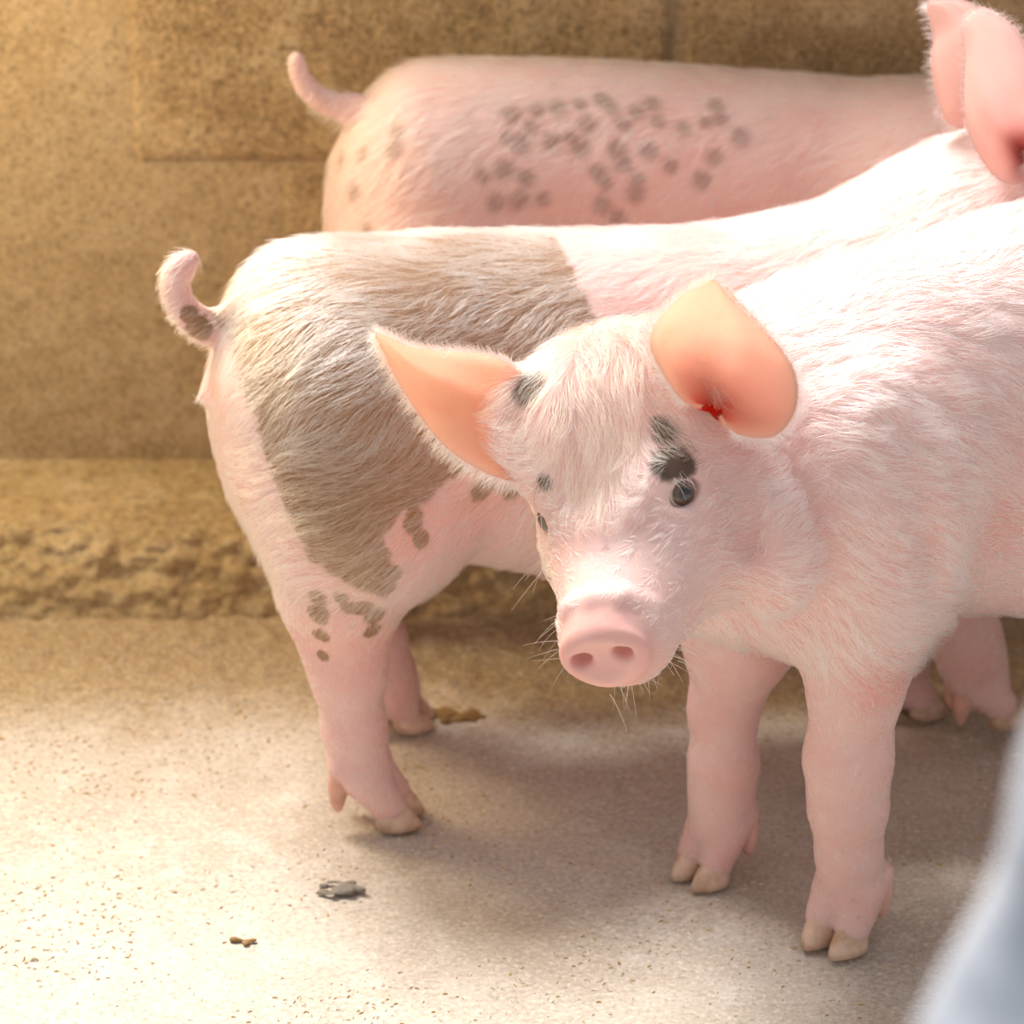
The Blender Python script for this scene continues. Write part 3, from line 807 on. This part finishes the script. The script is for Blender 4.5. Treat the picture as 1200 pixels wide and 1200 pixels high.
def coat_front():
    r, b, H, ears, (hb, O) = PIG_F
    me = b.data; V = verts(me).astype(float)
    def headw(P):
        hl = (P - H.o) @ H.A.T / H.k
        return hl
    hl = headw(V)
    disc = (hl[:, 0] > .100) & (np.abs(hl[:, 2]) < .045) & (hl[:, 1] < -.02)
    eye = np.minimum(np.linalg.norm(V - H.eye_pos(1), axis=1), np.linalg.norm(V - H.eye_pos(-1), axis=1)) < .0170
    vis = V[:, 0] < .40
    w = np.where(disc | eye, 0, 1.0) * np.where(vis, 1, .25) * np.where(hl[:, 0] > -.10, 1.7, 1.0) * np.where(V[:, 2] < .16, .6, 1) * np.where(hl[:, 0] > .04, .6, 1)
    n = 62000
    P, N, itp = sample_mesh(me, n, w)
    h = headw(P); pat = itp(getattr_v(me, 'patch'))
    ub = np.array([math.cos(hb), math.sin(hb), 0])
    body = ub[None] * np.ones((n, 1)) + np.array([0, 0, -.55])[None]
    leg = np.array([.15, .1, -1.0])[None] * np.ones((n, 1))
    zl = sstep(P[:, 2], .24, .17); D = body * (1 - zl[:, None]) + leg * zl[:, None]
    # head: forehead combed towards the nose, cheeks combed back
    f, u, l = H.f, H.u, H.l
    fore = f[None] * .75 - u[None] * .6 + l[None] * (h[:, 2] * 12)[:, None]
    cheek = -f[None] * .9 - u[None] * .25 + l[None] * np.sign(h[:, 2])[:, None] * .5
    nose = -f[None] * .8 + u[None] * .1 + l[None] * np.sign(h[:, 2])[:, None] * .5
    inh = sstep(h[:, 0], -.115, -.085) * (np.abs(h[:, 2]) < .12) * sstep(h[:, 1], -.17, -.13)
    top = sstep(h[:, 1] + .35 * np.abs(h[:, 2]) * -1 + .25 * np.minimum(h[:, 0], 0), -.045, -.02) * sstep(h[:, 0] + 1.1 * np.abs(h[:, 2]), .062, .03)
    hd = cheek * (1 - top[:, None]) + fore * top[:, None]
    nz_ = sstep(h[:, 0] + .35 * np.abs(h[:, 2]), .030, .062)[:, None]; hd = hd * (1 - nz_) + nose * nz_
    D = D * (1 - inh[:, None]) + hd * inh[:, None]
    ln = .024 * np.ones(n)
    ln = ln * (1 - .88 * zl)
    lnh = .019 * (1 - top) + .026 * top; lnh = lnh * (1 + .25 * top * sstep(np.abs(h[:, 2]), .03, .0)); lnh = lnh * (1 - nz_[:, 0]) + .0048 * nz_[:, 0]
    ln = ln * (1 - inh) + lnh * inh
    de = np.minimum(np.linalg.norm(P - H.eye_pos(1), axis=1), np.linalg.norm(P - H.eye_pos(-1), axis=1)); ln = ln * (.28 + .72 * sstep(de, .017, .036))
    lift = .36 * np.ones(n) - .24 * zl; lift = lift * (1 - inh) + (.50 * (1 - nz_[:, 0]) + .4 * nz_[:, 0]) * inh
    C = strands(P, N, D, ln, lift, 5, .66, 20, .3, 3)
    tint = lerp((.90, .86, .80), (.80, .64, .38), np.clip(inh * top * .9 + RNG.normal(0, .12, n), 0, 1))
    dk = sstep(pat + RNG.normal(0, .25, n), -.05, .25); tint = tint * (1 - dk[:, None]) + np.array([.09, .06, .045])[None] * dk[:, None]
    curves_object('coat', C, radius(n, 5, .00016, .00004), tint, r)
    # whiskers and chin bristles
    W = []; rng = np.random.default_rng(5)
    def whisk(fr, ur, lr, cnt, L, dirf):
        for _ in range(cnt):
            p = H.P(rng.uniform(*fr), rng.uniform(*ur), rng.uniform(*lr))
            d = nrm(dirf(p) + rng.normal(0, .25, 3)); L_ = L * rng.uniform(.6, 1.2); g = nrm(rng.normal(0, 1, 3))
            W.append([p + d * L_ * t + (g * .30 + np.array([0, 0, -.30])) * L_ * t * t for t in np.linspace(0, 1, 7)])
    whisk((.02, .095), (-.105, -.07), (.02, .034), 34, .026, lambda p: l * 1.0 - u * .5 - f * .2)
    whisk((.02, .095), (-.095, -.055), (-.036, -.022), 26, .030, lambda p: -l * 1.0 - u * .15 - f * .1)
    whisk((.03, .10), (-.112, -.104), (-.02, .02), 30, .016, lambda p: -u + f * .3)
    whisk((-.01, .01), (-.045, -.035), (-.05, -.045), 6, .035, lambda p: -l - u * .6)
    whisk((-.005, .02), (-.008, -.002), (.036, .058), 14, .012, lambda p: f * .7 + l * .5 - u * .4)
    whisk((-.005, .02), (-.008, -.002), (-.058, -.036), 12, .012, lambda p: f * .7 - l * .5 - u * .4)
    W = np.array(W)
    curves_object('whiskers', W, radius(len(W), 7, .00019, .00006), np.tile([[.80, .70, .52]], (len(W), 1)), r)
    # fuzz along the ear rims and on the backs
    for e in ears: ear_fuzz(r, e, 3400)

def ear_fuzz(r, e, n, L=.009, seed=9):
    o, V, N = e; rows, cols = 34, 25
    rng = np.random.default_rng(seed); G = V.reshape(rows, cols, 3); NN = N.reshape(rows, cols, 3)
    P, D, Q = [], [], []
    for _ in range(n):
        k = rng.random()
        i = rng.uniform(3, rows - 1.01); i0 = int(i); fr = i - i0
        if k < .62:                                             # rim
            j = 0 if rng.random() < .5 else cols - 1; jn = 1 if j == 0 else cols - 2
            p = G[i0, j] * (1 - fr) + G[i0 + 1, j] * fr; inw = G[i0, jn] - G[i0, j]
            tip = nrm(G[min(i0 + 3, rows - 1), j] - G[i0, j] + 1e-6)
            d = nrm(-nrm(inw) * 1.0 + tip * .7 + NN[i0, j] * .4 + rng.normal(0, .3, 3)); nn = NN[i0, j]
        else:                                                   # back side
            j = rng.integers(1, cols - 1); p = G[i0, j] + NN[i0, j] * .0024
            tip = nrm(G[min(i0 + 3, rows - 1), j] - G[i0, j] + 1e-6); d = nrm(tip + NN[i0, j] * .5 + rng.normal(0, .2, 3)); nn = NN[i0, j]
        P.append(p); D.append(d); Q.append(nn)
    P, D, Q = map(np.array, (P, D, Q))
    L = L * rng.uniform(.5, 1.3, n); t = np.linspace(0, 1, 4)
    C = P[:, None] + D[:, None] * (L[:, None] * t)[:, :, None] + np.array([0, 0, -.15])[None, None] * (L[:, None] * t * t)[:, :, None]
    curves_object('ear_fuzz', C, radius(n, 4, .00013, .00004), np.tile([[.92, .87, .82]], (n, 1)), r)

def coat_side(pig, n, tailfn, mid):
    r, b, H, ears, (hd, O) = pig
    me = b.data; V = verts(me).astype(float); hl = (V - H.o) @ H.A.T / H.k
    eye = np.minimum(np.linalg.norm(V - H.eye_pos(1), axis=1), np.linalg.norm(V - H.eye_pos(-1), axis=1)) < .013
    v = np.array([-math.sin(hd), math.cos(hd)])
    w = np.where(eye | (hl[:, 0] > .1), 0, 1.0) * np.where((V[:, :2] - O) @ v > .06, .3, 1.0) * np.where(V[:, 0] > .38, .25, 1.0)
    if not mid: w *= np.where(V[:, 2] < .27, .15, 1)
    P, N, itp = sample_mesh(me, n, w)
    u = np.array([math.cos(hd), math.sin(hd), 0])
    D = -u[None] * np.ones((n, 1)) + np.array([0, 0, -.8])[None]
    D = D + np.array([0, 0, -1.2])[None] * sstep(P[:, 2], .26, .18)[:, None]
    if mid:   # over the thigh the hair sweeps back and up a little
        th = sstep(P[:, 2], .33, .26) * sstep(P[:, 2], .15, .2) * sstep(P[:, 0], .05, -.05)
        D = D + (-u * .8 + np.array([0, 0, .35]))[None] * th[:, None]
    zl = sstep(P[:, 2], .20, .14)
    ln = (.025 if mid else .019) * (1 - .85 * zl); lift = .26 - .10 * zl
    tailm = sstep(((P[:, :2] - O) @ u[:2]), -.10, -.125) if mid else sstep(((P[:, :2] - O) @ u[:2]), -.025, -.045)
    ln = ln * (1 - .55 * tailm)
    C = strands(P, N, D, ln, lift, 5, .28, 10, .22, 21 if mid else 31)
    white = np.array([.90, .86, .80]); tint = np.tile(white, (n, 1))
    if mid:
        pat = itp(getattr_v(me, 'patch')); dk = sstep(pat + RNG.normal(0, .2, n), -.1, .25)
        hgt = 1.25 * sstep(P[:, 2], .25, .35)  # whiter towards the back: pale bristles, plus strong top light put into the tint
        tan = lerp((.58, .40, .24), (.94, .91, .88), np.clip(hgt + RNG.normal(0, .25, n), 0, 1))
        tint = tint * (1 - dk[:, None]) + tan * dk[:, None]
    else:
        sp = itp(getattr_v(me, 'spots')); dk = sstep(sp, .0, .6) * .5
        tint = tint * (1 - dk[:, None]) + np.array([.28, .18, .12])[None] * dk[:, None]
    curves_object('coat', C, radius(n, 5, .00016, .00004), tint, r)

coat_front()
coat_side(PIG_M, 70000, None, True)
coat_side(PIG_B, 20000, None, False)
for e in PIG_M[3]: ear_fuzz(PIG_M[0], e, 1200, .007)

# ------------------------------------------------------------------ loose things on the floor
def crumbs():
    """bran flakes and grit lying on the floor: too many to count"""
    rng = np.random.default_rng(77); V, Fc, T = [], [], []
    n = 5200; k = 0
    while k < n:
        x = rng.uniform(-.42, .42); y = rng.uniform(-.20, .35)
        dens = .35 + .65 * np.clip((y - .1) / .25, 0, 1)
        if nz(x, y, 11, 9) * .9 + rng.random() * .9 < 1 - dens: continue
        z = floor_pt(x, y)[2]; s = rng.uniform(.0006, .0019) * (1.0 if rng.random() < .97 else 1.7); a = rng.uniform(0, 6.28); e = rng.uniform(.35, 1.0)
        c, sn = math.cos(a), math.sin(a); b = len(V); tint = rng.random()
        for px, py, pz in ((-1, -.5, 0), (1, -.6, .1), (1.1, .5, 0), (-.9, .6, .1), (-.5, -.2, .8), (.6, -.25, .9), (.5, .3, .8)):
            px *= s; py *= s * e; V.append((x + px * c - py * sn, y + px * sn + py * c, z + pz * s * .7)); T.append(tint)
        Fc += [(b, b + 1, b + 5, b + 4), (b + 1, b + 2, b + 6, b + 5), (b + 2, b + 3, b + 4, b + 6), (b + 3, b, b + 4, b + 4)[:3], (b + 4, b + 5, b + 6)]
        k += 1
    t = NT('bran'); v = t.attr('tint').outputs['Fac']
    r = t.n('ShaderNodeValToRGB', i_Fac=v); cr = r.color_ramp
    cr.elements[0].color = (.34, .21, .09, 1); cr.elements[1].color = (.78, .70, .58, 1)
    for p_, c_ in ((.08, (.50, .33, .14, 1)), (.3, (.58, .42, .22, 1)), (.6, (.62, .52, .40, 1))):
        cr.elements.new(p_).color = c_
    t.base(r.outputs['Color'], .8)
    me = mesh('bran_flakes', np.array(V), Fc); fattr(me, 'tint', np.array(T))
    tag(link('bran_flakes', me, t.m, None, False), 'bran flakes and grit scattered over the concrete floor', 'feed', kind='stuff')
crumbs()
M_DUNG = simple('dung', (.30, .17, .05), .7, (.20, .11, .04), 90, .3)
M_WET = simple('dark_dung', (.20, .175, .15), .9, (.32, .28, .23), 120, .2)
def lump(name, px, py, r, mat, label, seed, parts=5):
    g = ground(px, py); F = Field(g + np.array([-r * 2, -r * 2, -.006]), g + np.array([r * 2, r * 2, r * 1.6]), max(r / 9, .0012)); rng = np.random.default_rng(seed)
    for i in range(parts):
        a = rng.uniform(0, 6.28); q = rng.uniform(0, .9) * r
        F.ell(g + np.array([math.cos(a) * q * 1.2, math.sin(a) * q * .7, -.003 + rng.uniform(0, .15) * r]), np.array([.55, .42, .24]) * r * rng.uniform(.7, 1.2) * (1.0 if parts < 10 else .45 if parts < 30 else .26), None, r * .12)
    V, Fc = F.mesh(1); tag(link(name, mesh(name, V, Fc), mat), label, 'dung')
lump('dung', 532, 836, .020, M_DUNG, 'small yellowish-brown dropping beside the far hind foot of the patched piglet', 4, 24)
lump('dung', 402, 1040, .019, M_WET, 'dark grey crumbled dropping on the open floor', 8, 44)
lump('dung', 285, 1099, .006, M_DUNG, 'tiny ochre crumb of dung, left of the dark grey one', 5)

def sack():
    """full white sack standing in the near foreground, far out of focus"""
    cx, cy, Hh = .342, -1.30, .90; rows, cols = 90, 120; V = []
    for i in range(rows):
        v = i / (rows - 1); z = Hh * v
        hw = np.interp(v, [0, .03, .15, .5, .8, .9, .97, 1], [.22, .26, .275, .268, .231, .204, .178, .155])
        hd = np.interp(v, [0, .03, .15, .5, .8, .92, 1], [.09, .115, .13, .12, .085, .04, .008])
        for j in range(cols):
            a = 2 * math.pi * j / cols; c, s = math.cos(a), math.sin(a)
            x = math.copysign(abs(c) ** .7, c) * hw; y = math.copysign(abs(s) ** .8, s) * hd
            w = .010 * nz(c * .3, s * .3, v, 9) + .012 * v * v * nz(c * .25 + 4, s * .2, v * 2.2, 8)
            V.append((cx + x + w * c + .005 * v * math.sin(v * 40), cy + y + w * s + .03 * v * nz(x, 0, 1, 9), z + .014 * v ** 6 * nz(x, y, 2, 14)))
    F = [(i * cols + j, i * cols + (j + 1) % cols, (i + 1) * cols + (j + 1) % cols, (i + 1) * cols + j) for i in range(rows - 1) for j in range(cols)]
    F += [tuple(range(cols))[::-1], tuple(range((rows - 1) * cols, rows * cols))]
    t = NT('white_woven_plastic'); P = t.pos()
    wv = t.n('ShaderNodeTexWave'); wv.inputs['Scale'].default_value = 160; t.t.links.new(P, wv.inputs['Vector'])
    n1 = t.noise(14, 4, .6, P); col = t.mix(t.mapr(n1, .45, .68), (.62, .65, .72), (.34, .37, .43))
    t.base(col, .5, t.bump(t.math('ADD', wv.outputs['Fac'], t.noise(40, 3, .6, P)), .3, .002), .4)
    tag(link('sack', mesh('sack', np.array(V), F), t.m), 'blurred crumpled white sack in the near foreground at lower right', 'sack')
sack()
